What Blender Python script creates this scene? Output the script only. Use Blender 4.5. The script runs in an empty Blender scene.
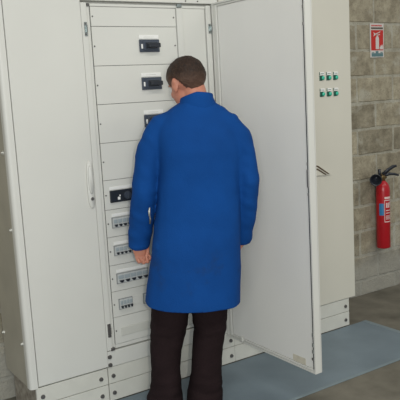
import bpy, bmesh, math, random
from mathutils import Vector, Matrix, noise
random.seed(7)
sc = bpy.context.scene
COL = sc.collection
# ------------------------------------------------------------------ camera
cd = bpy.data.cameras.new('camera'); cam = bpy.data.objects.new('camera', cd); COL.objects.link(cam)
CR = Vector((0.8294251, -0.55593892, -0.05464355))
CDN = Vector((-0.13015425, -0.09719669, -0.98671813))
CF = Vector((0.54324384, 0.82552088, -0.15297519))
cam.matrix_world = Matrix(((CR.x, -CDN.x, -CF.x, 0.0), (CR.y, -CDN.y, -CF.y, -3.31),
                           (CR.z, -CDN.z, -CF.z, 1.665), (0, 0, 0, 1)))
cd.sensor_width = 36.0; cd.lens = 687.96 / 400 * 36.0; cd.clip_start = 0.05; cd.clip_end = 100
sc.camera = cam
# ------------------------------------------------------------------ world, lights, exposure
w = bpy.data.worlds.new('world'); sc.world = w; w.use_nodes = True
w.node_tree.nodes['Background'].inputs[0].default_value = (0.96, 0.98, 1.0, 1)
w.node_tree.nodes['Background'].inputs[1].default_value = 0.34
sc.view_settings.view_transform = 'Standard'; sc.view_settings.look = 'None'
sc.view_settings.exposure = -0.1; sc.view_settings.gamma = 1.0; sc.view_settings.use_curve_mapping = False

def area(name, loc, target, sx, sy, power, color):
    l = bpy.data.lights.new(name, 'AREA'); l.shape = 'RECTANGLE'; l.size = sx; l.size_y = sy
    l.energy = power; l.color = color
    o = bpy.data.objects.new(name, l); COL.objects.link(o); o.location = loc
    o.rotation_euler = (Vector(target) - Vector(loc)).to_track_quat('-Z', 'Y').to_euler()
    return o
# unseen daylight area, placed far behind the photographer to light fronts and open door, a row of ceiling tubes, the camera's flash
area('daylight_unseen', (-2.6, -7.5, 2.6), (1.6, 0, 1.2), 4.0, 3.4, 265, (0.90, 0.96, 1.0))
area('ceiling_tube', (1.0, -2.6, 4.2), (1.0, -2.4, 0), 3.0, 0.3, 60, (1.0, 0.97, 0.88))
area('ceiling_tube', (5.0, -2.6, 4.2), (5.0, -2.4, 0), 3.0, 0.3, 60, (1.0, 0.97, 0.88))
fl = bpy.data.lights.new('camera_flash', 'POINT'); fl.energy = 100; fl.shadow_soft_size = 0.03; fl.color = (1.0, 0.96, 0.88)
flo = bpy.data.objects.new('camera_flash', fl); COL.objects.link(flo)
flo.location = Vector((0, -3.31, 1.665)) + CR * 0.17 - CDN * 0.03
# ------------------------------------------------------------------ materials
def mat(name, rgb, rough=0.5, metal=0.0, var=0.0, vscale=6.0, rgb2=None, bump=0.0, bscale=60.0, spec=0.5, rand=0.0, detail=6.0):
    m = bpy.data.materials.new(name); m.use_nodes = True
    nt = m.node_tree; N = nt.nodes; L = nt.links; b = N['Principled BSDF']
    b.inputs['Roughness'].default_value = rough; b.inputs['Metallic'].default_value = metal
    b.inputs['Specular IOR Level'].default_value = spec
    b.inputs['Base Color'].default_value = (*rgb, 1)
    tc = N.new('ShaderNodeTexCoord')
    out = None
    if var > 0 or rgb2:
        n = N.new('ShaderNodeTexNoise'); n.inputs['Scale'].default_value = vscale; n.inputs['Detail'].default_value = detail
        L.new(tc.outputs['Object'], n.inputs['Vector'])
        r = N.new('ShaderNodeValToRGB')
        r.color_ramp.elements[0].position = 0.5 - 0.22; r.color_ramp.elements[1].position = 0.5 + 0.22
        c2 = rgb2 or tuple(c * (1 - var) for c in rgb)
        r.color_ramp.elements[0].color = (*c2, 1); r.color_ramp.elements[1].color = (*rgb, 1)
        L.new(n.outputs['Fac'], r.inputs['Fac']); out = r.outputs['Color']
    if rand > 0:
        oi = N.new('ShaderNodeObjectInfo'); mr = N.new('ShaderNodeMapRange')
        mr.inputs['To Min'].default_value = 1 - rand; mr.inputs['To Max'].default_value = 1 + rand * 0.4
        L.new(oi.outputs['Random'], mr.inputs['Value'])
        mx = N.new('ShaderNodeMix'); mx.data_type = 'RGBA'; mx.blend_type = 'MULTIPLY'; mx.inputs['Factor'].default_value = 1
        if out: L.new(out, mx.inputs['A'])
        else: mx.inputs['A'].default_value = (*rgb, 1)
        L.new(mr.outputs['Result'], mx.inputs['B']); out = mx.outputs['Result']
    if out: L.new(out, b.inputs['Base Color'])
    if bump > 0:
        n2 = N.new('ShaderNodeTexNoise'); n2.inputs['Scale'].default_value = bscale; n2.inputs['Detail'].default_value = 5
        L.new(tc.outputs['Object'], n2.inputs['Vector'])
        bp = N.new('ShaderNodeBump'); bp.inputs['Strength'].default_value = bump; bp.inputs['Distance'].default_value = 0.01
        L.new(n2.outputs['Fac'], bp.inputs['Height']); L.new(bp.outputs['Normal'], b.inputs['Normal'])
    return m
M_paint = mat('cabinet_paint', (0.645, 0.645, 0.60), 0.42, var=0.04, vscale=3, spec=0.35)
M_paintR = mat('cabinet_paint_falloff', (0.635, 0.615, 0.53), 0.45, var=0.04, vscale=3, spec=0.35)  # right cabinet: flash falloff put into the colour, darker and yellower
M_side = mat('side_beige', (0.43, 0.405, 0.33), 0.5, var=0.18, vscale=5, spec=0.3)  # darker beige than the cabinet fronts
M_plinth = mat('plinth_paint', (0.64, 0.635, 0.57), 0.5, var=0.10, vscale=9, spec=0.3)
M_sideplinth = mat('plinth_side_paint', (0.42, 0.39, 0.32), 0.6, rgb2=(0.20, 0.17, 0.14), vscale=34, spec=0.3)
M_doorin = mat('door_inner_bounce_paint', (0.78, 0.775, 0.735), 0.4, var=0.04, vscale=2.5, spec=0.35)  # lighter than the cabinet paint, bounce light put into the colour
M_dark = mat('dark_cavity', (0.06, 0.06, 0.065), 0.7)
M_steel = mat('zinc_steel', (0.42, 0.47, 0.46), 0.35, 0.85, var=0.3, vscale=40)
M_bolt = mat('bolt_dark_steel', (0.16, 0.155, 0.15), 0.45, 0.6)
M_bolt2 = mat('bolt_bright', (0.55, 0.55, 0.5), 0.45, 0.6)
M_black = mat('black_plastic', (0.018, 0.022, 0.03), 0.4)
M_navy = mat('device_dark_grey', (0.05, 0.062, 0.085), 0.4)
M_white = mat('white_plastic', (0.8, 0.8, 0.77), 0.45)
M_mcb = mat('breaker_grey', (0.52, 0.54, 0.53), 0.45)
M_mcbl = mat('breaker_label_bluegrey', (0.34, 0.39, 0.41), 0.35)
M_cut = mat('cutout_edge_grey', (0.30, 0.31, 0.31), 0.5)
M_blank = mat('blank_cover', (0.56, 0.56, 0.51), 0.55)
def wall_mat(name, lo, hi, pale, bump):
    m = bpy.data.materials.new(name); m.use_nodes = True
    nt = m.node_tree; N = nt.nodes; L = nt.links; b = N['Principled BSDF']; b.inputs['Roughness'].default_value = 0.95; b.inputs['Specular IOR Level'].default_value = 0.1
    g = N.new('ShaderNodeNewGeometry'); oi = N.new('ShaderNodeObjectInfo')
    def nz(sc_, de, ro=0.6):
        n = N.new('ShaderNodeTexNoise'); n.inputs['Scale'].default_value = sc_; n.inputs['Detail'].default_value = de; n.inputs['Roughness'].default_value = ro
        L.new(g.outputs['Position'], n.inputs['Vector']); return n.outputs['Fac']
    def ramp(fac, p0, p1, c0, c1):
        r = N.new('ShaderNodeValToRGB'); e = r.color_ramp.elements; e[0].position = p0; e[1].position = p1; e[0].color = (*c0, 1); e[1].color = (*c1, 1)
        L.new(fac, r.inputs['Fac']); return r.outputs['Color']
    def mix(f, a_, b_, mode='MIX'):
        x = N.new('ShaderNodeMix'); x.data_type = 'RGBA'; x.blend_type = mode
        if isinstance(f, float): x.inputs['Factor'].default_value = f
        else: L.new(f, x.inputs['Factor'])
        L.new(a_, x.inputs['A'])
        if isinstance(b_, tuple): x.inputs['B'].default_value = (*b_, 1)
        else: L.new(b_, x.inputs['B'])
        return x.outputs['Result']
    base = ramp(nz(9, 10, .7), .34, .66, lo, hi)
    mr = N.new('ShaderNodeMapRange'); mr.inputs['To Min'].default_value = .86; mr.inputs['To Max'].default_value = 1.30; L.new(oi.outputs['Random'], mr.inputs['Value'])
    base = mix(1.0, base, mr.outputs['Result'], 'MULTIPLY')
    sm = ramp(nz(4.2, 6, .62), .54, .64, (0, 0, 0), (.75, .75, .75)); base = mix(sm, base, pale)          # smeared mortar patches
    dk = ramp(nz(2.6, 5, .6), .60, .72, (0, 0, 0), (.5, .5, .5)); base = mix(dk, base, tuple(c * .55 for c in lo))   # damp stains
    sp = ramp(nz(120, 2, .5), .60, .72, (0, 0, 0), (.6, .6, .6)); base = mix(sp, base, tuple(c * .5 for c in lo))    # pores
    sp3 = N.new('ShaderNodeSeparateXYZ'); L.new(g.outputs['Position'], sp3.inputs[0])
    ad = N.new('ShaderNodeMath'); ad.operation = 'MULTIPLY_ADD'; ad.inputs[1].default_value = .45; L.new(nz(3.0, 6, .6), ad.inputs[0]); L.new(sp3.outputs['Z'], ad.inputs[2])
    low = ramp(ad.outputs[0], .46, .66, (.75, .75, .75), (0, 0, 0)); base = mix(low, base, (.36, .355, .315))        # grey cement splash along the foot of the wall
    L.new(base, b.inputs['Base Color'])
    bp = N.new('ShaderNodeBump'); bp.inputs['Strength'].default_value = bump; bp.inputs['Distance'].default_value = .012
    L.new(nz(45, 8, .7), bp.inputs['Height']); L.new(bp.outputs['Normal'], b.inputs['Normal'])
    return m
M_block = wall_mat('concrete_block', (0.20, 0.175, 0.125), (0.40, 0.36, 0.265), (0.45, 0.43, 0.35), 0.9)
M_mortar = wall_mat('mortar', (0.30, 0.28, 0.22), (0.46, 0.44, 0.36), (0.50, 0.49, 0.42), 0.9)
M_floor = mat('concrete_floor', (0.220, 0.205, 0.165), 0.7, rgb2=(0.105, 0.098, 0.078), vscale=4.5, bump=0.15, bscale=40, spec=0.25, detail=12)
M_mat = mat('rubber_mat_blue', (0.185, 0.238, 0.275), 0.5, var=0.2, vscale=4, bump=0.15, bscale=8, spec=0.35)
M_matb = mat('mat_border', (0.21, 0.265, 0.29), 0.5, var=0.15, vscale=8, spec=0.35)
M_red = mat('extinguisher_red', (0.46, 0.010, 0.018), 0.3, var=0.1, vscale=12)
M_signred = mat('sign_red', (0.50, 0.020, 0.014), 0.5)
M_signwhite = mat('sign_white', (0.60, 0.57, 0.53), 0.5)
M_signteal = mat('sign_teal', (0.10, 0.19, 0.20), 0.5)
M_signtext = mat('sign_text_dark', (0.10, 0.09, 0.07), 0.5)
M_bluelab = mat('blue_label', (0.03, 0.20, 0.42), 0.4)
M_green = mat('green_lens', (0.05, 0.50, 0.34), 0.25)
M_greend = mat('dark_green_plastic', (0.01, 0.09, 0.06), 0.4)
M_tape = mat('tape_residue', (0.66, 0.62, 0.50), 0.6, var=0.2, vscale=40)
M_coat = mat('blue_cotton', (0.0050, 0.062, 0.258), 0.85, rgb2=(0.004, 0.049, 0.205), vscale=5, bump=0.25, bscale=160, spec=0.12)
M_trous = mat('dark_brown_denim', (0.021, 0.0125, 0.0135), 0.9, var=0.3, vscale=9, bump=0.4, bscale=120, spec=0.1)
M_skin = mat('skin', (0.56, 0.25, 0.17), 0.5, rgb2=(0.50, 0.20, 0.13), vscale=14, bump=0.06, bscale=120, spec=0.35)
M_hair = mat('dark_brown_hair', (0.045, 0.024, 0.014), 0.6, rgb2=(0.013, 0.007, 0.005), vscale=90, bump=0.6, bscale=140, spec=0.3)
M_shoe = mat('black_leather', (0.015, 0.013, 0.012), 0.4)
M_eye = mat('eye_white', (0.75, 0.72, 0.68), 0.2)
# ------------------------------------------------------------------ helpers
WL = {}                                    # world location of every object built (no rotated parents except the person)
def bx(bm, x0, x1, y0, y1, z0, z1, bev=0.0):
    g = bmesh.ops.create_cube(bm, size=1.0)
    for v in g['verts']:
        v.co = Vector(((x0 + x1) / 2 + v.co.x * (x1 - x0), (y0 + y1) / 2 + v.co.y * (y1 - y0), (z0 + z1) / 2 + v.co.z * (z1 - z0)))
    if bev > 0:
        es = list({e for v in g['verts'] for e in v.link_edges})
        bmesh.ops.bevel(bm, geom=es, offset=bev, segments=1, profile=0.5, affect='EDGES')
def box(x0, x1, y0, y1, z0, z1, bev=0.0):
    bm = bmesh.new(); bx(bm, x0, x1, y0, y1, z0, z1, bev); return bm
def cyl(bm, p0, p1, r0, r1=None, n=16, caps=True):
    p0 = Vector(p0); p1 = Vector(p1); r1 = r0 if r1 is None else r1
    d = p1 - p0; q = d.to_track_quat('Z', 'Y').to_matrix().to_4x4()
    bmesh.ops.create_cone(bm, cap_ends=caps, segments=n, radius1=r0, radius2=max(r1, 1e-5), depth=d.length,
                          matrix=Matrix.Translation((p0 + p1) / 2) @ q)
def ell(bm, c, r, R=None, nu=20, nv=14):
    m = Matrix.Translation(Vector(c)) @ (R.to_4x4() if R else Matrix()) @ Matrix.Diagonal((r[0], r[1], r[2], 1))
    bmesh.ops.create_uvsphere(bm, u_segments=nu, v_segments=nv, radius=1.0, matrix=m)
def lathe(bm, c, prof, n=28, axis='z'):
    c = Vector(c); rings = []
    for r, h in prof:
        ring = []
        for k in range(n):
            a = 2 * math.pi * k / n
            ring.append(bm.verts.new(c + Vector((r * math.cos(a), r * math.sin(a), h))))
        rings.append(ring)
    for a, b in zip(rings, rings[1:]):
        for k in range(n): bm.faces.new((a[k], a[(k + 1) % n], b[(k + 1) % n], b[k]))
    bm.faces.new(rings[0][::-1]); bm.faces.new(rings[-1])
def loft(bm, rings, n=36, cap=True):
    """rings: (centre, axis a, axis b, exponent); superellipse sections joined into a closed tube."""
    vs = []
    for c, a, b, e in rings:
        c, a, b = Vector(c), Vector(a), Vector(b); ring = []
        for k in range(n):
            t = 2 * math.pi * k / n; ct, st = math.cos(t), math.sin(t)
            ring.append(bm.verts.new(c + a * (math.copysign(abs(ct) ** (2 / e), ct)) + b * (math.copysign(abs(st) ** (2 / e), st))))
        vs.append(ring)
    for p, q in zip(vs, vs[1:]):
        for k in range(n): bm.faces.new((p[k], p[(k + 1) % n], q[(k + 1) % n], q[k]))
    if cap: bm.faces.new(vs[0][::-1]); bm.faces.new(vs[-1])
    bmesh.ops.recalc_face_normals(bm, faces=bm.faces[:])
def tube(bm, pts, rad, n=20, b_ratio=1.0, e=2.0):
    pts = [Vector(p) for p in pts]; rings = []
    for i, p in enumerate(pts):
        d = (pts[min(i + 1, len(pts) - 1)] - pts[max(i - 1, 0)]).normalized()
        ref = Vector((0, 1, 0)) if abs(d.y) < 0.9 else Vector((0, 0, 1))
        a = d.cross(ref).normalized(); b = a.cross(d).normalized()
        rings.append((p, a * rad[i], b * rad[i] * b_ratio, e))
    loft(bm, rings, n)
def prism(bm, pts, y0, y1):
    """polygon in the x-z plane, given depth"""
    a = [bm.verts.new((x, y0, z)) for x, z in pts]; b = [bm.verts.new((x, y1, z)) for x, z in pts]
    bm.faces.new(a); bm.faces.new(b[::-1])
    for k in range(len(pts)): bm.faces.new((a[k], b[k], b[(k + 1) % len(pts)], a[(k + 1) % len(pts)]))
    bmesh.ops.recalc_face_normals(bm, faces=bm.faces[:])
def mesh_of(name, bm, m, smooth=False):
    bmesh.ops.recalc_face_normals(bm, faces=bm.faces[:])
    me = bpy.data.meshes.new(name); bm.to_mesh(me); bm.free(); me.materials.append(m)
    if smooth:
        for p in me.polygons: p.use_smooth = True
    return me
def link(name, me, parent=None, loc=None):
    """loc given: the mesh is local to loc (world); else the mesh is in world coordinates"""
    o = bpy.data.objects.new(name, me); COL.objects.link(o)
    wl = Vector(loc) if loc is not None else Vector((0, 0, 0))
    WL[o.name] = wl
    if parent is not None:
        o.parent = parent; o.location = wl - WL[parent.name]
    else: o.location = wl
    return o
def obj(name, bm, m, parent=None, smooth=False):
    return link(name, mesh_of(name, bm, m, smooth), parent)
def tag(o, label, cat, group=None):
    o['label'] = label; o['category'] = cat
    if group: o['group'] = group
    return o
def thing(name, label, cat, loc, group=None):
    o = bpy.data.objects.new(name, None); COL.objects.link(o); o.empty_display_size = 0.1
    o.location = loc; WL[o.name] = Vector(loc)
    return tag(o, label, cat, group)
def struct(name, bm, m):
    o = obj(name, bm, m); o['kind'] = 'structure'; return o
# ------------------------------------------------------------------ setting: floor, block wall
bm = bmesh.new(); bx(bm, -4, 9, -6, 0.56, -0.1, 0.0); floor = struct('floor', bm, M_floor)
WY = 0.44
bm = bmesh.new(); bx(bm, -1.0, 6.6, WY + 0.0042, WY + 0.2, 0.0, 2.74); wall = struct('wall_back', bm, M_mortar)
def block_mesh(L, H, seed):
    b = bmesh.new(); rr = random.Random(seed); n = 9; ou = []; inn = []
    def edge(hx, hz, jit):                       # broken, uneven outline
        P = []
        for k in range(n): P.append((-hx + 2 * hx * k / n, -hz))
        for k in range(4): P.append((hx, -hz + 2 * hz * k / 4))
        for k in range(n): P.append((hx - 2 * hx * k / n, hz))
        for k in range(4): P.append((-hx, hz - 2 * hz * k / 4))
        return [(x + rr.uniform(-jit, jit), z + rr.uniform(-jit, jit)) for x, z in P]
    o_ = edge(L / 2, H / 2, .0035); i_ = [(x * (1 - .018 - rr.random() * .012), z * (1 - .045 - rr.random() * .03)) for x, z in o_]
    bk = [b.verts.new((x, .03, z)) for x, z in o_]; ou = [b.verts.new((x, .0055, z)) for x, z in o_]; inn = [b.verts.new((x, rr.uniform(-.001, .001), z)) for x, z in i_]
    for A, B in ((bk, ou), (ou, inn)):
        for k in range(len(A)): b.faces.new((A[k], A[(k + 1) % len(A)], B[(k + 1) % len(B)], B[k]))
    b.faces.new(inn)
    return mesh_of('block', b, M_block)
BM = [block_mesh(0.380, 0.181, s) for s in range(6)]
BH = block_mesh(0.380, 0.105, 11)
for row in range(-1, 13):
    z0 = 0.12 + 0.2 * row
    for k in range(19):
        x = (3.96 if row % 2 else 4.16) + 0.2 + 0.4 * (k - 13)
        if x < -0.8 or x > 6.4: continue
        if row == -1: me, zc = BH, 0.06
        else: me, zc = BM[random.randrange(6)], z0 + 0.1
        o = link('block', me, wall, (x + random.uniform(-.004, .004), WY + random.uniform(-.003, .002), zc + random.uniform(-.003, .003)))
# ------------------------------------------------------------------ floor mat
mt = thing('floor_mat', 'blue-grey rubber floor mat lying along the front of the cabinets', 'mat', (2.0, -0.31, 0.0))
obj('mat_sheet', box(0.55, 3.495, -0.612, 0.0, 0.0005, 0.005, 0.001), M_mat, mt)
obj('border', box(3.4955, 3.535, -0.632, 0.0, 0.0005, 0.0065, 0.001), M_matb, mt)
obj('border', box(0.55, 3.495, -0.632, -0.6125, 0.0005, 0.0065, 0.001), M_matb, mt)
# ------------------------------------------------------------------ shared small meshes
def bolt_mesh(r, m, n=10, slot=True, dep=0.006):
    b = bmesh.new(); cyl(b, (0, 0.001, 0), (0, -dep, 0), r, r * 0.8, n)
    if slot: cyl(b, (0, -dep + 0.001, 0), (0, -dep - 0.0015, 0), r * 0.45, r * 0.4, 6)
    return mesh_of('bolt', b, m)
ME_screw = bolt_mesh(0.0048, M_bolt, 8, True, 0.003)
ME_bolt = bolt_mesh(0.013, M_bolt, 10, True, 0.007)
b = bmesh.new(); cyl(b, (0.001, 0, 0), (-0.003, 0, 0), 0.013, 0.012, 12); cyl(b, (-0.003, 0, 0), (-0.012, 0, 0), 0.008, 0.0065, 8)
ME_sidebolt = mesh_of('side_bolt', b, M_bolt2)
# ------------------------------------------------------------------ left cabinet
LC = thing('electrical_cabinet', 'tall pale grey cabinet with closed blank door, left of the open panel board', 'cabinet', (1.3, 0.2, 0.0), 'row of electrical cabinets')
obj('carcass', box(1.08, 1.512, 0.022, 0.40, 0.2, 2.26), M_paint, LC)
b = bmesh.new()                                     # rounded folded corner post
prof = [(1.113, 0.0)] + [(1.092 - 0.02 * math.sin(a), 0.02 - 0.02 * math.cos(a)) for a in [i * math.pi / 12 for i in range(7)]] + [(1.072, 0.045), (1.113, 0.045)]
lo = [b.verts.new((x, y, 0.202)) for x, y in prof]; hi = [b.verts.new((x, y, 2.26)) for x, y in prof]
b.faces.new(lo); b.faces.new(hi[::-1])
for k in range(len(prof)): b.faces.new((lo[k], lo[(k + 1) % len(prof)], hi[(k + 1) % len(prof)], hi[k]))
obj('corner_post', b, M_paint, LC)
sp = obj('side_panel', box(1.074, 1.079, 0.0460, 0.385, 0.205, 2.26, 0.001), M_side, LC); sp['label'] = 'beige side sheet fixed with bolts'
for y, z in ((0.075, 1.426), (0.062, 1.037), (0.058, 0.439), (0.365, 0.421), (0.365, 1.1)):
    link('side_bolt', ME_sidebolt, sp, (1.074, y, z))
obj('top_rail', box(1.1175, 1.5165, 0.0, 0.021, 2.172, 2.26, 0.0015), M_paint, LC)
dl = obj('door', box(1.1178, 1.5175, 0.0, 0.018, 0.209, 2.166, 0.002), M_paint, LC)
b = bmesh.new()
loft(b, [((1.4955, y, 1.222), (sx, 0, 0), (0, 0, sz), 2.6) for y, sx, sz in ((0.001, 0.0205, 0.125), (-0.006, 0.0205, 0.125), (-0.010, 0.0185, 0.122))], 28)
hd = obj('handle', b, M_paint, dl, True); hd['label'] = 'long oval swing handle with a dark lock near its lower end'
b = bmesh.new(); loft(b, [((1.4955, y, 1.25), (sx, 0, 0), (0, 0, sz), 2.6) for y, sx, sz in ((-0.009, 0.0150, 0.075), (-0.017, 0.0130, 0.070))], 20)
cyl(b, (1.4965, -0.009, 1.149), (1.4965, -0.0125, 1.149), 0.012, 0.011, 12)
b2 = b
obj('grip', b2, M_paint, dl, True)
b = bmesh.new(); cyl(b, (1.4965, -0.0125, 1.149), (1.4965, -0.0145, 1.149), 0.0095, 0.0085, 12); obj('lock', b, M_bolt, dl)
def plinth(parent, x0, x1, bolts):
    for z0, z1 in ((0.108, 0.2005), (0.007, 0.1045)):
        p = obj('plinth_panel', box(x0, x1, 0.006, 0.024, z0, z1, 0.0015), M_plinth, parent)
        for x in bolts: link('bolt', ME_bolt, p, (x, 0.006, (z0 + z1) / 2 - 0.006))
plinth(LC, 1.104, 1.5115, (1.136, 1.470))
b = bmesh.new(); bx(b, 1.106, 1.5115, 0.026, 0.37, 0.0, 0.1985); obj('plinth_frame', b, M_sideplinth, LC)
# ------------------------------------------------------------------ middle cabinet: panel board with its door open
PB = thing('panel_board', 'open electrical panel board with breaker rows and its door swung out', 'cabinet', (1.95, 0.2, 0.0), 'row of electrical cabinets')
obj('carcass', box(1.522, 2.372, 0.05, 0.415, 0.2, 2.26), M_paint, PB)
obj('jamb', box(1.5192, 1.5515, 0.0, 0.049, 0.2975, 2.154, 0.002), M_paint, PB)
obj('jamb', box(2.2885, 2.3215, 0.0, 0.049, 0.2975, 2.154, 0.002), M_paint, PB)
obj('inner_frame', box(1.5525, 1.5715, 0.012, 0.049, 0.30, 2.150, 0.001), M_paint, PB)
obj('top_strip', box(1.5725, 2.2865, 0.006, 0.049, 2.137, 2.150, 0.001), M_paint, PB)
obj('bottom_strip', box(1.5725, 2.2865, 0.008, 0.049, 0.3005, 0.321, 0.001), M_paint, PB)
tf = obj('top_fascia', box(1.5205, 2.372, 0.0, 0.049, 2.164, 2.26, 0.002), M_paint, PB)
for x in (1.60, 2.155, 2.235): link('screw', ME_bolt if False else ME_screw, tf, (x, 0.0, 2.176))
lf = obj('lower_fascia', box(1.5195, 2.372, 0.002, 0.049, 0.2035, 0.2925, 0.002), M_paint, PB)
for z in (0.262, 0.216): link('bolt', ME_bolt, lf, (1.530, 0.002, z))
post = obj('post', box(2.0895, 2.128, -0.004, 0.049, 0.3225, 2.136, 0.002), M_paint, PB)
obj('cable_cover', box(2.130, 2.284, 0.008, 0.049, 0.3225, 2.136, 0.002), M_paint, PB)
obj('post_clip', box(2.094, 2.122, -0.010, 0.004, 2.139, 2.158, 0.002), M_steel, PB)
obj('corner_clip', box(1.556, 1.570, 0.002, 0.03, 2.136, 2.150, 0.002), M_bolt, PB)
obj('corner_clip', box(1.540, 1.562, -0.006, 0.02, 0.2945, 0.312, 0.002), M_bolt, PB)
def bracket(x0, x1, z0, z1, m=M_steel):
    b = bmesh.new(); bx(b, x0, x1, -0.004, 0.002, z0, z1, 0.001); bx(b, x0 + (x1 - x0) * .45, x1 - .002, -0.014, 0.0, z0 + (z1 - z0) * .25, z1 - (z1 - z0) * .25, 0.002)
    p = obj('hinge_bracket', b, m, PB)
    link('screw', ME_screw, p, (x0 + (x1 - x0) * .3, -0.004, z0 + (z1 - z0) * .12)); link('screw', ME_screw, p, (x0 + (x1 - x0) * .3, -0.004, z1 - (z1 - z0) * .12))
bracket(1.531, 1.5465, 1.986, 2.056); bracket(1.529, 1.5475, 0.374, 0.450, M_bolt)
bracket(2.300, 2.3195, 2.000, 2.053); bracket(2.300, 2.3195, 0.400, 0.453)
bounds = [2.1355, 2.035, 1.834, 1.635, 1.432, 1.233, 1.073, 0.923, 0.767, 0.620, 0.475, 0.3225]
for i in range(11):
    p = obj('front_plate', box(1.5735, 2.0865, 0.004, 0.012, bounds[i + 1] + 0.0011, bounds[i] - 0.0011, 0.0010), M_paint, PB)
    zc = (bounds[i] + bounds[i + 1]) / 2
    for x in (1.5825, 2.0725): link('screw', ME_screw, p, (x, 0.004, zc))
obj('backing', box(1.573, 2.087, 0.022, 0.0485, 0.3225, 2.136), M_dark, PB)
# moulded case breakers with a projecting rotary lever
def moulded_breaker(z0):
    b = bmesh.new(); bx(b, 1.845, 1.967, -0.006, 0.006, z0, z0 + 0.066, 0.002); bx(b, 1.862, 1.958, -0.014, -0.005, z0 + 0.010, z0 + 0.056, 0.003)
    p = obj('moulded_breaker', b, M_navy, PB); p['label'] = 'dark moulded breaker with projecting black lever'
    b = bmesh.new(); bx(b, 1.882, 1.952, -0.046, -0.012, z0 + 0.022, z0 + 0.045, 0.003); bx(b, 1.876, 1.944, -0.020, -0.013, z0 + 0.018, z0 + 0.050, 0.002); obj('lever', b, M_black, p)
    obj('rating_mark', box(1.852, 1.862, -0.0085, -0.006, z0 + 0.018, z0 + 0.042, 0.001), M_white, p)
    b = bmesh.new(); bx(b, 1.845, 1.967, 0.0005, 0.0045, z0 + 0.070, z0 + 0.090, 0.001); l = obj('name_strip', b, M_white, PB)
    obj('strip_line', box(1.872, 1.935, -0.0003, 0.0008, z0 + 0.079, z0 + 0.081), M_blank, l)
for z in (1.901, 1.700, 1.499): moulded_breaker(z)
# wide black switch
b = bmesh.new(); bx(b, 1.604, 1.764, -0.008, 0.006, 1.111, 1.176, 0.002); p = obj('load_switch', b, M_black, PB)
b = bmesh.new(); bx(b, 1.645, 1.660, -0.011, -0.008, 1.124, 1.140, 0.001); bx(b, 1.655, 1.663, -0.011, -0.008, 1.143, 1.150, 0.001); obj('rating_mark', b, M_white, p)
b = bmesh.new(); cyl(b, (1.705, -0.008, 1.143), (1.705, -0.018, 1.143), 0.022, 0.020, 16); bx(b, 1.700, 1.710, -0.024, -0.017, 1.125, 1.161, 0.002); obj('knob', b, M_navy, p)
p = obj('name_strip', box(1.604, 1.764, 0.0005, 0.0045, 1.180, 1.196, 0.001), M_white, PB)
# rows of small breakers
def mcb_meshes(wd, h):
    b = bmesh.new(); bx(b, -wd / 2, wd / 2, -0.010, 0.006, -h / 2, h / 2, 0.0015); body = mesh_of('circuit_breaker', b, M_mcb)
    b = bmesh.new(); bx(b, -wd / 2 + .0015, wd / 2 - .0015, -0.0125, -0.0095, -0.002, h / 2 - 0.006, 0.001); lab = mesh_of('label_window', b, M_mcbl)
    b = bmesh.new(); prism(b, [(-wd * .36, -0.008), (wd * .36, -0.008), (wd * .15, -h / 2 + 0.005), (-wd * .15, -h / 2 + 0.005)], -0.022, -0.009); tog = mesh_of('toggle', b, M_black)
    return body, lab, tog
def mcb_row(x0, n, wd, zc, h, label_strip=True, fr=True):
    me = mcb_meshes(wd - 0.001, h)
    for k in range(n):
        x = x0 + wd * (k + 0.5)
        o = link('circuit_breaker', me[0], PB, (x, 0, zc)); link('label_window', me[1], o, (x, 0, zc)); link('toggle', me[2], o, (x, 0, zc))
    x1 = x0 + n * wd
    b = bmesh.new()
    t = 0.004
    bx(b, x0 - t, x1 + t, -0.003, 0.0045, zc + h / 2 + .0005, zc + h / 2 + t); bx(b, x0 - t, x1 + t, -0.003, 0.0045, zc - h / 2 - t, zc - h / 2 - .0005)
    bx(b, x0 - t, x0 - .0005, -0.003, 0.0045, zc - h / 2, zc + h / 2); bx(b, x1 + .0005, x1 + t, -0.003, 0.0045, zc - h / 2, zc + h / 2)
    obj('cutout_frame', b, M_cut, PB)
    if label_strip:
        obj('name_strip', box(x0, x1, 0.0005, 0.0045, zc + h / 2 + 0.008, zc + h / 2 + 0.024, 0.001), M_white, PB)
mcb_row(1.607, 7, 0.027, 1.001, 0.050)
mcb_row(1.607, 6, 0.024, 0.847, 0.048)
mcb_row(1.610, 5, 0.0375, 0.690, 0.050)
mcb_row(1.612, 4, 0.0192, 0.5455, 0.052, False)
mcb_row(1.766, 4, 0.0192, 0.5455, 0.052, False)
obj('blank_cover', box(1.694, 1.761, 0.001, 0.0046, 0.522, 0.569, 0.001), M_paint, PB)
obj('blank_cover', box(1.612, 1.900, -0.001, 0.0046, 0.364, 0.411, 0.0015), M_blank, PB)
plinth(PB, 1.5165, 2.379, (1.545, 2.352))
b = bmesh.new(); bx(b, 1.5175, 2.378, 0.026, 0.37, 0.0, 0.1985); obj('plinth_frame', b, M_sideplinth, PB)
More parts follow.
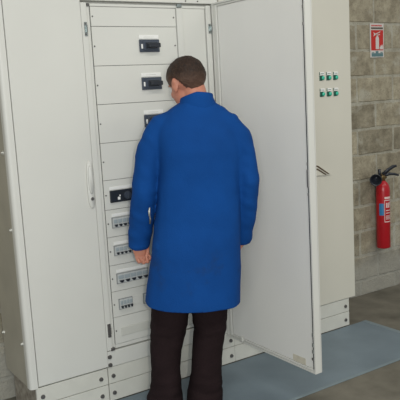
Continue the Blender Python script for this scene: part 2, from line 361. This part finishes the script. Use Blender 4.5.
# the open door, hinged on the right and standing square to the front
b = bmesh.new()
D0, D1, DZ0, DZ1 = -0.781, -0.004, 0.190, 2.166
bx(b, 2.363, 2.369, D0, D1, DZ0, DZ1)
bx(b, 2.323, 2.364, D0, D0 + 0.009, DZ0, DZ1); bx(b, 2.323, 2.364, D1 - 0.012, D1, DZ0, DZ1)
bx(b, 2.323, 2.364, D0 + .009, D1 - .012, DZ0, DZ0 + 0.009); bx(b, 2.323, 2.364, D0 + .009, D1 - .012, DZ1 - 0.009, DZ1)
dr = obj('door', b, M_paint, PB); dr['label'] = 'open door swung square to the front, seen from inside'
b = bmesh.new(); bx(b, 2.330, 2.362, D0 + 0.0165, D1 - 0.050, DZ0 + 0.022, DZ1 - 0.022, 0.003); obj('inner_panel', b, M_doorin, dr)
b = bmesh.new(); bx(b, 2.326, 2.362, D1 - 0.043, D1 - 0.013, DZ0 + 0.0095, DZ1 - 0.0095, 0.004); obj('hinge_channel', b, M_paint, dr)
obj('gasket_lip', box(2.326, 2.362, D0 + .0095, D1 - 0.045, DZ0 + 0.010, DZ0 + 0.021, 0.002), M_paint, dr)
obj('gasket_lip', box(2.326, 2.362, D0 + .0095, D1 - .045, DZ1 - 0.021, DZ1 - 0.010, 0.002), M_paint, dr)
obj('groove_shade_strip', box(2.3235, 2.345, D0 + 0.0093, D0 + 0.0160, DZ0 + .023, DZ1 - .023), M_black, dr)  # black strip in the rim gap, stands in for the groove's shade
b = bmesh.new()
bx(b, 2.346, 2.352, D0 + 0.0100, D0 + 0.0155, 0.24, 2.12)
bx(b, 2.320, 2.350, D0 + 0.0095, D0 + 0.020, 1.17, 1.262, 0.002)
for z in (1.135, 1.29, 2.05, 1.97): bx(b, 2.321, 2.350, D0 + 0.0095, D0 + 0.0175, z - 0.008, z + 0.008, 0.001)
obj('lock_rod', b, M_bolt, dr)
b = bmesh.new()
for z in (0.31, 0.345, 0.40): bx(b, 2.320, 2.350, D0 + 0.0095, D0 + 0.018, z - 0.010, z + 0.010, 0.001)
obj('rod_guide', b, M_steel, dr)
obj('bolt', box(2.318, 2.350, D0 + .010, D0 + .022, 0.262, 0.276, .002), M_bolt, dr)
obj('tape_residue', box(2.3290, 2.3302, -0.70, -0.60, 0.214, 0.250), M_tape, dr)
obj('door_clip', box(2.316, 2.328, -0.16, -0.135, 0.196, 0.222, 0.002), M_blank, dr)
# ------------------------------------------------------------------ right cabinet
RC = thing('electrical_cabinet', 'tall pale cabinet with six green indicator lamps, beside the block wall', 'cabinet', (2.9, 0.2, 0.0), 'row of electrical cabinets')
obj('carcass', box(2.384, 3.430, 0.022, 0.40, 0.2, 2.26), M_paintR, RC)
dR = obj('door', box(2.382, 3.436, 0.0, 0.0205, 0.204, 2.26, 0.003), M_paintR, RC)
b = bmesh.new(); prism(b, [(3.045, 1.178), (3.105, 1.165), (3.225, 1.088), (3.045, 1.094)], -0.010, 0.001)
h = obj('handle', b, M_paintR, dR); h['label'] = 'tapered pull handle with brown slots'
b = bmesh.new()
for off in (0.0, -0.020):
    prism(b, [(3.06, 1.180 + off - .012), (3.105, 1.1575 + off), (3.205 + off * 1.1, 1.094 + off * .15), (3.19 + off * 1.1, 1.094 + off * .15), (3.10, 1.149 + off), (3.06, 1.166 + off - .012)], -0.0125, -0.009)
obj('handle_slot', b, mat('brown_rubber', (0.09, 0.062, 0.035), 0.7), dR)
b = bmesh.new(); cyl(b, (0, 0.001, 0), (0, -0.006, 0), 0.0155, 0.0155, 16); bx(b, -0.024, -0.004, -0.004, 0.001, -0.017, 0.015, 0.001); ME_l0 = mesh_of('indicator_lamp', b, M_greend)
b = bmesh.new(); ell(b, (0.004, -0.006, 0.0), (0.0125, 0.008, 0.0125), None, 14, 8); ME_l1 = mesh_of('lens', b, M_green, True)
b = bmesh.new(); bx(b, -0.021, 0.019, -0.0035, 0.001, 0.0165, 0.037, 0.001); ME_l2 = mesh_of('label_plate', b, M_white)
b = bmesh.new(); bx(b, -0.0235, -0.0205, -0.0045, 0.001, 0.018, 0.036); bx(b, -0.014, 0.012, -0.0042, -0.003, 0.025, 0.028); ME_l3 = mesh_of('label_text', b, M_greend)
for z in (1.720, 1.616):
    for x in (3.174, 3.235, 3.296):
        o = link('indicator_lamp', ME_l0, RC, (x, 0, z))
        link('lens', ME_l1, o, (x, 0, z)); link('label_plate', ME_l2, o, (x, 0, z)); link('label_text', ME_l3, o, (x, 0, z))
plinth(RC, 2.3805, 3.378, (3.342,))
b = bmesh.new(); bx(b, 2.384, 3.377, 0.026, 0.37, 0.0, 0.1985); obj('plinth_frame', b, M_plinth, RC)
# ------------------------------------------------------------------ safety sign on the wall
SX, SZ, SY = 4.178, 1.993, WY - 0.0045
sg = thing('safety_sign', 'red and white fire extinguisher sign on the block wall', 'sign', (SX, SY, SZ))
def spart(name, bm_, m, par=None): return obj(name, bm_, m, par or sg)
spart('sign_board', box(SX - .075, SX + .075, SY - .003, SY + .003, SZ - .128, SZ + .128), M_signwhite)
spart('red_field', box(SX - .067, SX + .067, SY - .0042, SY - .003, SZ - .075, SZ + .078), M_signred)
b = bmesh.new(); y0, y1 = SY - .0055, SY - .0042
prism(b, [(SX - .018, SZ - .066), (SX + .018, SZ - .066), (SX + .018, SZ + .018), (SX + .010, SZ + .032), (SX - .008, SZ + .032), (SX - .018, SZ + .018)], y0, y1)
prism(b, [(SX - .006, SZ + .032), (SX + .006, SZ + .032), (SX + .006, SZ + .046), (SX - .006, SZ + .046)], y0, y1)
prism(b, [(SX - .022, SZ + .043), (SX + .034, SZ + .062), (SX + .034, SZ + .068), (SX - .018, SZ + .052)], y0, y1)
prism(b, [(SX - .004, SZ + .036), (SX + .030, SZ + .042), (SX + .030, SZ + .047), (SX - .004, SZ + .043)], y0, y1)
prism(b, [(SX - .044, SZ + .030), (SX - .022, SZ + .040), (SX - .022, SZ + .052), (SX - .044, SZ + .062), (SX - .034, SZ + .046)], y0, y1)
spart('pictogram', b, M_signwhite)
b = bmesh.new(); prism(b, [(SX + .026, SZ - .068), (SX + .062, SZ - .068), (SX + .062, SZ - .045), (SX + .054, SZ - .030), (SX + .048, SZ - .042), (SX + .040, SZ - .034), (SX + .034, SZ - .048), (SX + .026, SZ - .050)], y0, y1); spart('flame_symbol', b, M_signwhite)
b = bmesh.new(); bx(b, SX - .066, SX + .066, SY - .0042, SY - .003, SZ + .085, SZ + .099)
spart('text_band', b, M_signtext)
b = bmesh.new(); xx = SX - .062
rr = random.Random(3)
while xx < SX + .055:
    l = rr.uniform(.006, .014); bx(b, xx, xx + l, SY - .0042, SY - .003, SZ + .106, SZ + .117); xx += l + .004
spart('text_line', b, M_signred)
spart('teal_band', box(SX - .064, SX + .064, SY - .0042, SY - .003, SZ - .122, SZ - .096), M_signteal)
b = bmesh.new(); bx(b, SX - .018, SX + .012, SY - .0042, SY - .003, SZ - .0955, SZ - .080); bx(b, SX + .034, SX + .060, SY - .0042, SY - .003, SZ - .094, SZ - .088); bx(b, SX - .060, SX - .035, SY - .0042, SY - .003, SZ - .0945, SZ - .089); spart('small_symbol', b, M_signteal)
# ------------------------------------------------------------------ fire extinguisher on the wall
EX, EY = 4.150, 0.372
fe = thing('fire_extinguisher', 'red fire extinguisher with a black horn hung on the block wall', 'extinguisher', (EX, EY, 0.37))
RR = 0.0545
b = bmesh.new(); lathe(b, (EX, EY, 0), [(RR * .9, .372), (RR, .380), (RR, .83), (RR * .97, .85), (RR * .86, .873), (RR * .66, .893), (RR * .42, .904), (RR * .36, .910)], 32)
cyb = obj('cylinder', b, M_red, fe, True)
def wrap(name, a0, a1, z0, z1, m, par, off=0.0012):
    b = bmesh.new(); n = 8; lo = []; hi = []
    for k in range(n + 1):
        a = math.radians(a0 + (a1 - a0) * k / n); r = RR + off
        lo.append(b.verts.new((EX + r * math.sin(a), EY - r * math.cos(a), z0))); hi.append(b.verts.new((EX + r * math.sin(a), EY - r * math.cos(a), z1)))
    for k in range(n): b.faces.new((lo[k], lo[k + 1], hi[k + 1], hi[k]))
    return obj(name, b, m, par)
wrap('blue_label', -80, -42, 0.640, 0.735, M_bluelab, cyb)
M_line = mat('white_print', (0.72, 0.55, 0.52), 0.5)
wrap('text_label', -36, 34, 0.770, 0.787, M_line, cyb)
for a0, a1, z0, z1 in ((-38, -34, .585, .762), (26, 29, .585, .762), (-38, 29, .585, .592), (-38, 29, .755, .762), (-24, -10, .70, .74), (-4, 10, .70, .74), (14, 22, .72, .745), (-26, 20, .675, .682), (-26, 18, .655, .661)):
    wrap('printed_line', a0, a1, z0, z1, M_line, cyb)
for k in range(7): wrap('printed_line', -26 + 7 * k, -22.5 + 7 * k, .605, .640, M_line, cyb)
ZT = .965
b = bmesh.new(); cyl(b, (EX, EY, ZT - .057), (EX, EY, ZT), .020, .018, 16); bx(b, EX - .030, EX + .030, EY - .020, EY + .020, ZT - .040, ZT - .013, .004)
obj('valve', b, mat('brass', (0.20, 0.14, 0.06), 0.45, 0.7), fe, True)
b = bmesh.new(); tube(b, [(EX - .012, EY - .01, ZT - .005), (EX + .03, EY - .03, ZT + .028), (EX + .065, EY - .05, ZT + .052), (EX + .090, EY - .062, ZT + .056)], [.014, .016, .014, .009], 10, .6); obj('lever', b, M_black, fe, True)
b = bmesh.new(); tube(b, [(EX + .00, EY - .01, ZT -0.015), (EX + .04, EY - .032, ZT - .004), (EX + .075, EY - .055, ZT - .008), (EX + .105, EY - .070, ZT - .020)], [.013, .012, .010, .007], 10, .6); obj('carry_handle', b, M_black, fe, True)
b = bmesh.new(); tube(b, [(EX - .02, EY, ZT -0.020), (EX - .06, EY - .012, ZT -0.019), (EX - .112, EY - .026, ZT -0.022)], [.014, .014, .016], 12); cyl(b, (EX - .045, EY - .01, ZT -0.015), (EX - .05, EY - .012, ZT +0.040), .010, .012, 10); obj('swivel_pipe', b, M_black, fe, True)
b = bmesh.new()                                   # hollow horn opening toward the room
ax = Vector((-0.74, -0.66, -0.10)).normalized(); c0 = Vector((EX - .102, EY - .024, ZT -0.022))
u1 = ax.cross(Vector((0, 0, 1))).normalized(); u2 = u1.cross(ax)
loft(b, [(c0 + ax * t, u1 * r, u2 * r, 2) for t, r in ((0, .018), (.02, .024), (.055, .042), (.068, .047), (.068, .042), (.055, .036), (.03, .020), (.01, .010))], 24)
obj('discharge_horn', b, M_black, fe, True)
b = bmesh.new(); bx(b, EX - .02, EX + .02, EY + RR - .004, WY - .002, .78, ZT -0.045, .003); bx(b, EX - .03, EX + .03, EY + .01, EY + .075, .893, ZT -0.043, .002); obj('wall_bracket', b, M_bolt, fe)
# ------------------------------------------------------------------ the electrician
PM = Vector((1.7736, -0.3766, 0.0055)); PA = -0.54379; DIST = 3.43; HZ = 1.6595
def Q(u, z, w_=0.0):
    s = 1 + w_ / DIST
    return Vector((u * s, w_, HZ + (z - HZ) * s))
def remesh(bm_, vox, smooth_it=4):
    me = bpy.data.meshes.new('tmp'); bmesh.ops.recalc_face_normals(bm_, faces=bm_.faces[:]); bm_.to_mesh(me); bm_.free()
    o = bpy.data.objects.new('tmp', me); COL.objects.link(o)
    r = o.modifiers.new('r', 'REMESH'); r.mode = 'VOXEL'; r.voxel_size = vox; r.use_smooth_shade = True
    s = o.modifiers.new('s', 'SMOOTH'); s.iterations = smooth_it; s.factor = 0.5
    dg = bpy.context.evaluated_depsgraph_get(); out = bpy.data.meshes.new_from_object(o.evaluated_get(dg))
    bpy.data.objects.remove(o); bpy.data.meshes.remove(me)
    for p in out.polygons: p.use_smooth = True
    return out
def plink(name, me, m, parent):
    me.name = name; me.materials.clear(); me.materials.append(m)
    o = bpy.data.objects.new(name, me); COL.objects.link(o); WL[o.name] = Vector((0, 0, 0))
    if parent: o.parent = parent
    return o
def cap(bm_, p0, p1, r0, r1):
    cyl(bm_, p0, p1, r0, r1, 12); ell(bm_, p0, (r0,) * 3, None, 12, 8); ell(bm_, p1, (r1,) * 3, None, 12, 8)
def chain(bm_, pts, rad):
    for i in range(len(pts) - 1): cap(bm_, pts[i], pts[i + 1], rad[i], rad[i + 1])
# head frame
HC = Q(0.096, 1.715, 0.10); HS = 1.09
HR = Matrix.Rotation(math.radians(35), 3, 'Z') @ Matrix.Rotation(math.radians(-22), 3, 'X') @ Matrix.Rotation(math.radians(-3), 3, 'Y')
def Hh(x, y, z): return HC + HR @ (Vector((x, y, z)) * HS)
bm = bmesh.new()
ell(bm, Hh(0, -.008, .022), (.073 * HS, .094 * HS, .082 * HS), HR, 28, 20)              # skull
def he(x, y, z, rx, ry, rz): ell(bm, Hh(x, y, z), (rx * HS, ry * HS, rz * HS), HR)
he(0, .028, -.036, .063, .064, .080)                                     # face
he(0, .030, -.076, .050, .054, .038)                                     # jaw
he(0, .064, -.098, .026, .022, .018)                                     # chin
for s in (-1, 1):
    he(s * .026, .071, .021, .024, .014, .010)                           # brow
    he(s * .035, .060, -.030, .022, .022, .022)                          # cheek
    eR = HR @ Matrix.Rotation(math.radians(s * -18), 3, 'Z') @ Matrix.Rotation(math.radians(10), 3, 'X')
    ell(bm, Hh(s * .076, -.008, -.008), (.007 * HS, .019 * HS, .031 * HS), eR)          # ear
    ell(bm, Hh(s * .075, -.014, .006), (.012 * HS, .014 * HS, .018 * HS), eR)
    ell(bm, Hh(s * .074, -.002, -.032), (.007 * HS, .009 * HS, .011 * HS), eR)
he(0, .088, .004, .009, .016, .020); he(0, .095, -.020, .011, .018, .022); he(0, .102, -.036, .015, .014, .010)   # nose
he(0, .088, -.064, .023, .010, .0055); he(0, .086, -.075, .020, .010, .0065)    # lips
# neck, torso
tube(bm, [Q(.145, 1.50, .055), Q(.145, 1.57, .065), Q(.140, 1.63, .075), Q(.128, 1.68, .085), Q(.115, 1.71, .09)], [.056, .057, .061, .062, .058], 20, 1.05)
loft(bm, [(Q(.06, .74, .02), (.145, 0, 0), (0, .10, 0), 2.3), (Q(.07, .86, .02), (.165, 0, 0), (0, .105, 0), 2.3), (Q(.10, 1.02, .02), (.150, 0, 0), (0, .09, 0), 2.3),
          (Q(.13, 1.25, .02), (.165, 0, 0), (0, .10, 0), 2.3), (Q(.14, 1.42, .03), (.180, 0, 0), (0, .09, 0), 2.3), (Q(.143, 1.48, .045), (.140, 0, 0), (0, .065, 0), 2.3), (Q(.145, 1.52, .055), (.08, 0, 0), (0, .045, 0), 2)], 28)
# legs
LL = [(-.02, .82, .02), (-.045, .62, .03), (-.075, .47, .03), (-.09, .34, .02), (-.10, .10, .0)]
RL = [(.14, .82, .02), (.145, .62, .03), (.145, .47, .03), (.128, .34, .03), (.105, .10, .01)]
for P in (LL, RL): chain(bm, [Q(*p) for p in P], [.078, .066, .052, .052, .036])
for x in (-.10, .105): ell(bm, Vector((x, .06, .055)), (.036, .105, .032))
# arms and hands
LA = [Q(-.030, 1.46, .05), Q(-.135, 1.215, .02), Q(-.186, .95, .10)]
RA = [Q(.290, 1.44, .05), Q(.372, 1.19, .03), Q(.335, .925, .15)]
for A in (LA, RA): chain(bm, A, [.052, .040, .028])
def hand(bm_, wrist, palm_dir, curl_dir, thumb_dir, spread):
    """palm block, four bent fingers of different lengths and a thumb leaving the side of the palm near the wrist"""
    pd, cd_, sd = Vector(palm_dir).normalized(), Vector(curl_dir).normalized(), Vector(spread).normalized()
    pc = wrist + pd * .055
    Rm_ = Matrix((sd, cd_, pd)).transposed()
    ell(bm_, pc, (.042, .019, .050), Rm_, 20, 14); ell(bm_, wrist + pd * .012, (.030, .022, .034), Rm_)
    for k, (ln, off) in enumerate(((.95, .031), (1.06, .0105), (1.0, -.0105), (.80, -.031))):
        a = pc + pd * (.040 - abs(off) * .22) + sd * off
        p1 = a + (pd * .78 + cd_ * .55) * .036 * ln
        p2 = p1 + (pd * -.10 + cd_ * 1.0) * .027 * ln
        p3 = p2 + (pd * -.90 + cd_ * .15) * .020 * ln
        chain(bm_, [a - pd * .012, a, p1, p2, p3], [.0095, .0105, .0092, .0085, .0072])
    t0 = wrist + pd * .022 + Vector(thumb_dir) * .022; td = Vector(thumb_dir)
    chain(bm_, [t0, t0 + pd * .026 + td * .014 + cd_ * .014, t0 + pd * .052 + td * .004 + cd_ * .034, t0 + pd * .066 - td * .010 + cd_ * .046], [.015, .0125, .0105, .0085])
hand(bm, Q(-.196, .945, .105), (.22, -.02, -.97), (.22, -.96, .06), (.95, .2, .2), (.95, .2, .22))
hand(bm, Q(.332, .905, .155), (-.45, .35, -.85), (-.85, .2, .45), (.0, .95, .2), (.1, .95, .3))
person = plink('person', remesh(bm, 0.0042, 4), M_skin, None)
person.location = PM; person.rotation_euler = (0, 0, PA); WL[person.name] = PM
tag(person, 'man in a long blue work coat seen from behind, facing the open panel board', 'person')
# eyes and brows
for sd in (-1, 1):
    b = bmesh.new(); ell(b, Hh(sd * .030, .0735, -.002), (.0125, .0105, .0085), HR, 14, 10); eye = plink('eye', mesh_of('eye', b, M_eye, True), M_eye, person)
    b = bmesh.new(); ell(b, Hh(sd * .030, .0805, -.003), (.0055, .004, .0055), HR, 12, 8); plink('iris', mesh_of('iris', b, M_hair, True), M_hair, eye)
    b = bmesh.new(); ell(b, Hh(sd * .029, .0845, .022), (.015, .004, .004), HR, 12, 8); plink('eyebrow', mesh_of('eyebrow', b, M_hair, True), M_hair, person)
# hair: short cropped shell with a hairline
def hairline(deg):
    T = [(0, .066), (40, .058), (55, .030), (66, -.010), (76, -.014), (84, .018), (98, .030), (112, .004), (126, -.038), (150, -.064), (180, -.070)]
    for (a, x), (b_, y) in zip(T, T[1:]):
        if a <= deg <= b_: return x + (y - x) * (deg - a) / (b_ - a)
    return T[-1][1]
bm = bmesh.new(); bmesh.ops.create_uvsphere(bm, u_segments=120, v_segments=90, radius=1.0)
kill = []
for v in bm.verts:
    p = v.co.copy(); q = Vector((p.x * .0865, -.010 + p.y * .1065, .024 + p.z * .0935))
    if q.z < -.02: q.x *= 1 - (-.02 - q.z) * 2.4; q.y = q.y * (1 - (-.02 - q.z) * 1.2)
    deg = abs(math.degrees(math.atan2(q.x, q.y + .005)))
    t = (q.z - hairline(deg)) / .016 + noise.noise(q * 90) * .25
    f = max(0.0, min(1.0, t)); f = f * f * (3 - 2 * f)
    n3 = noise.noise(q * 45) * .0028 + noise.noise(Vector((q.x * 160, q.y * 160, q.z * 40))) * .0016
    k = .90 + .10 * f
    c = Vector((0, -.008, .022)); q = c + (q - c) * k + (q - c).normalized() * n3 * f
    v.co = HC + HR @ (q * HS)
    if t < -.6: kill.append(v)
bmesh.ops.delete(bm, geom=kill, context='VERTS')
hair = plink('hair', mesh_of('hair', bm, M_hair, True), M_hair, person); hair['label'] = 'short cropped dark brown hair'
# trousers
bm = bmesh.new()
def leg_rings(T): return [(Q(u, z, w_), (hu, 0, 0), (0, hd_, 0), 2.2) for u, z, w_, hu, hd_ in T]
loft(bm, leg_rings([(-.012, .86, .02, .115, .13), (-.030, .70, .02, .108, .12), (-.052, .585, .025, .099, .11), (-.068, .47, .03, .097, .10), (-.078, .41, .03, .090, .098), (-.090, .35, .025, .083, .094),
                    (-.096, .25, .015, .076, .090), (-.102, .17, .01, .082, .096), (-.110, .10, .005, .093, .108), (-.112, .060, .0, .095, .112), (-.112, .038, .0, .093, .110)]), 36)
loft(bm, leg_rings([(.125, .86, .02, .115, .13), (.140, .70, .02, .106, .12), (.150, .565, .025, .095, .11), (.147, .47, .03, .087, .10), (.138, .41, .03, .084, .098), (.127, .35, .028, .081, .094),
                    (.114, .22, .02, .081, .092), (.106, .14, .015, .088, .098), (.098, .08, .01, .096, .108), (.097, .055, .01, .097, .112), (.097, .034, .01, .095, .110)]), 36)
me = remesh(bm, 0.0075, 3)
for v in me.vertices:
    p = v.co; z = p.z
    f = (max(0, 1 - abs(z - .13) / .10) * .7 + max(0, 1 - abs(z - .44) / .09) * .55 + .15)
    n = noise.noise(Vector((p.x * 9, p.y * 9, z * 26))) * .011 * f + noise.noise(Vector((p.x * 20 + 4, p.y * 20, z * 45))) * .004 * f
    v.co += v.normal * n
trou = plink('trousers', me, M_trous, person)
# shoes
for x in (-.108, .100):
    b = bmesh.new()
    loft(b, [(Vector((x, y, z)), (hx, 0, 0), (0, 0, hz), 2.4) for y, z, hx, hz in ((-.098, .045, .020, .030), (-.085, .050, .034, .040), (-.03, .055, .040, .045), (.05, .050, .043, .040), (.13, .038, .048, .026), (.175, .033, .040, .020), (.198, .030, .022, .014))], 24)
    shoe = plink('shoe', mesh_of('shoe', b, M_shoe, True), M_shoe, person)
    b = bmesh.new(); prof = [(-.104, .024), (-.085, .038), (-.03, .041), (.05, .044), (.13, .050), (.18, .040), (.204, .020)]
    pts = [(x + h, y) for y, h in prof] + [(x - h, y) for y, h in prof[::-1]]
    lo = [b.verts.new((px, py, .0005)) for px, py in pts]; hi = [b.verts.new((px, py, .022)) for px, py in pts]
    b.faces.new(lo[::-1]); b.faces.new(hi)
    for k in range(len(pts)): b.faces.new((lo[k], lo[(k + 1) % len(pts)], hi[(k + 1) % len(pts)], hi[k]))
    plink('sole', mesh_of('sole', b, M_black), M_black, shoe)
# work coat
bm = bmesh.new()
TR = math.radians(9)
def cr(u, z, w_, hu, hw, e=2.3):
    return (Q(u, z, w_), (hu * math.cos(TR), hu * math.sin(TR), 0), (-hw * math.sin(TR), hw * math.cos(TR), 0), e)
loft(bm, [cr(.060, .52, .02, .252, .178), cr(.067, .60, .02, .249, .175), cr(.074, .68, .02, .244, .168), cr(.086, .78, .02, .238, .160), cr(.098, .90, .02, .228, .150), cr(.112, 1.02, .02, .217, .142),
          cr(.128, 1.15, .02, .208, .138), cr(.140, 1.28, .022, .208, .140), cr(.143, 1.38, .03, .212, .138), cr(.142, 1.45, .038, .214, .128), cr(.141, 1.505, .046, .208, .112),
          cr(.140, 1.552, .054, .178, .096), cr(.140, 1.588, .060, .146, .082), cr(.141, 1.612, .063, .104, .072), cr(.142, 1.626, .066, .078, .066)], 56)
tube(bm, [Q(.03, 1.532, .05), Q(-.040, 1.512, .05), Q(-.078, 1.45, .045), Q(-.115, 1.352, .035), Q(-.139, 1.26, .025), Q(-.145, 1.20, .022), Q(-.165, 1.08, .05), Q(-.182, .98, .08), Q(-.192, .91, .10)],
     [.060, .068, .069, .067, .065, .064, .062, .059, .056], 28, 1.1)
tube(bm, [Q(.24, 1.525, .05), Q(.292, 1.503, .05), Q(.334, 1.440, .05), Q(.362, 1.33, .045), Q(.381, 1.215, .04), Q(.370, 1.116, .06), Q(.353, 1.014, .10), Q(.334, .905, .145)],
     [.058, .066, .067, .064, .061, .057, .053, .048], 28, 1.1)
me = remesh(bm, 0.0075, 14)
bm = bmesh.new(); bm.from_mesh(me); bm.normal_update(); bpy.data.meshes.remove(me)
bmesh.ops.bisect_plane(bm, geom=bm.verts[:] + bm.edges[:] + bm.faces[:], plane_co=(.067, .02, .602), plane_no=(-.075, .06, -1), clear_outer=True)
for v in bm.verts:
    p = v.co
    sk = max(0, min(1, (1.0 - p.z) / .4)); arm = 1.0 if (p.x < -.09 and p.z > .9) or (p.x > .35 and p.z > .88) else 0.0
    n = noise.noise(Vector((p.x * 9, p.y * 9, p.z * 1.6))) * .012 * sk
    n += noise.noise(Vector((p.x * 5 + 3, p.y * 5, p.z * 6))) * .008 * (1 - sk) + noise.noise(Vector((p.x * 14, p.y * 10, p.z * 20 + p.x * 10))) * .005 * (arm + .2)
    n += noise.noise(Vector((p.x * 22, p.y * 22, p.z * 12))) * .0018
    v.co += v.normal * n
coat = plink('work_coat', mesh_of('work_coat', bm, M_coat, True), M_coat, person)
so = coat.modifiers.new('thickness', 'SOLIDIFY'); so.thickness = 0.004; so.offset = -1
# dirt smudges low on the back of the coat
nt = M_coat.node_tree; N = nt.nodes; Lk = nt.links
tc = N.new('ShaderNodeTexCoord'); nz = N.new('ShaderNodeTexNoise'); nz.inputs['Scale'].default_value = 7; nz.inputs['Detail'].default_value = 8; nz.inputs['Roughness'].default_value = .7
Lk.new(tc.outputs['Object'], nz.inputs['Vector'])
rp = N.new('ShaderNodeValToRGB'); rp.color_ramp.elements[0].position = .54; rp.color_ramp.elements[0].color = (0, 0, 0, 1); rp.color_ramp.elements[1].position = .72; rp.color_ramp.elements[1].color = (1, 1, 1, 1)
Lk.new(nz.outputs['Fac'], rp.inputs['Fac'])
sx = N.new('ShaderNodeSeparateXYZ'); Lk.new(tc.outputs['Object'], sx.inputs[0])
r2 = N.new('ShaderNodeValToRGB'); e = r2.color_ramp.elements; e[0].position = .60; e[0].color = (.25, .25, .25, 1); e[1].position = .95; e[1].color = (0, 0, 0, 1)
k = e.new(.80); k.color = (1, 1, 1, 1)
Lk.new(sx.outputs['Z'], r2.inputs['Fac'])
mu = N.new('ShaderNodeMath'); mu.operation = 'MULTIPLY'; Lk.new(rp.outputs['Color'], mu.inputs[0]); Lk.new(r2.outputs['Color'], mu.inputs[1])
mu2 = N.new('ShaderNodeMath'); mu2.operation = 'MULTIPLY'; mu2.inputs[1].default_value = .6; Lk.new(mu.outputs[0], mu2.inputs[0])
mx = N.new('ShaderNodeMix'); mx.data_type = 'RGBA'; bs = N['Principled BSDF']
Lk.new(bs.inputs['Base Color'].links[0].from_socket, mx.inputs['A']); mx.inputs['B'].default_value = (.018, .032, .07, 1)
Lk.new(mu2.outputs[0], mx.inputs['Factor']); Lk.new(mx.outputs['Result'], bs.inputs['Base Color'])
nt = M_hair.node_tree; N = nt.nodes; Lk = nt.links; bs = N['Principled BSDF']
tc = N.new('ShaderNodeTexCoord'); sx = N.new('ShaderNodeSeparateXYZ'); Lk.new(tc.outputs['Object'], sx.inputs[0])
mr = N.new('ShaderNodeMapRange'); mr.inputs['From Min'].default_value = 1.675; mr.inputs['From Max'].default_value = 1.775; mr.inputs['To Min'].default_value = .85; mr.inputs['To Max'].default_value = 0
Lk.new(sx.outputs['Z'], mr.inputs['Value'])
mx = N.new('ShaderNodeMix'); mx.data_type = 'RGBA'; Lk.new(mr.outputs['Result'], mx.inputs['Factor'])
Lk.new(bs.inputs['Base Color'].links[0].from_socket, mx.inputs['A']); mx.inputs['B'].default_value = (.17, .095, .065, 1)   # clipped shorter toward the nape
Lk.new(mx.outputs['Result'], bs.inputs['Base Color'])
# collar: standing band around the neck, sub-part of the coat
b = bmesh.new(); n = 40; rings = []
CO = [(.141, 1.578, .066, .112, .080), (.141, 1.612, .067, .096, .083), (.141, 1.640, .072, .086, .080), (.141, 1.655, .075, .0845, .079), (.141, 1.659, .075, .083, .077), (.141, 1.652, .075, .078, .073), (.142, 1.60, .068, .078, .072)]
for u, z, w_, hu, hw in CO:
    ring = []
    for i in range(n):
        a = 2 * math.pi * i / n; c = Q(u, z, w_)
        up = (.010 * (-math.sin(a)) - .022 * max(0, -math.cos(a)) - .006 * max(0, math.cos(a))) if z > 1.63 else 0
        ring.append(b.verts.new(c + Vector((hu * math.cos(a), hw * math.sin(a), up))))
    rings.append(ring)
for p_, q_ in zip(rings, rings[1:]):
    for i in range(n): b.faces.new((p_[i], p_[(i + 1) % n], q_[(i + 1) % n], q_[i]))
plink('collar', mesh_of('collar', b, M_coat, True), M_coat, coat)
# key clip hanging at the pocket, on the sleeve side of the coat
kc = thing('key_clip', 'small silver key clip hanging at the left side of the blue coat', 'key clip', (0, 0, 0))
Rz = Matrix.Rotation(PA, 3, 'Z')
def Wd(v): return PM + Rz @ v
kb = Wd(Q(-.126, 1.07, -.045)); kc.location = kb; WL[kc.name] = kb
b = bmesh.new(); tube(b, [Wd(Q(-.124, 1.106, -.045)), Wd(Q(-.128, 1.085, -.048)), Wd(Q(-.128, 1.062, -.05))], [.0035, .0055, .004], 10); obj('clip', b, M_bolt2, kc, True).location = -kb
b = bmesh.new(); tube(b, [Wd(Q(-.127, 1.064, -.05)), Wd(Q(-.125, 1.045, -.05)), Wd(Q(-.128, 1.022, -.049))], [.004, .0055, .004], 8); obj('key', b, M_bolt, kc, True).location = -kb
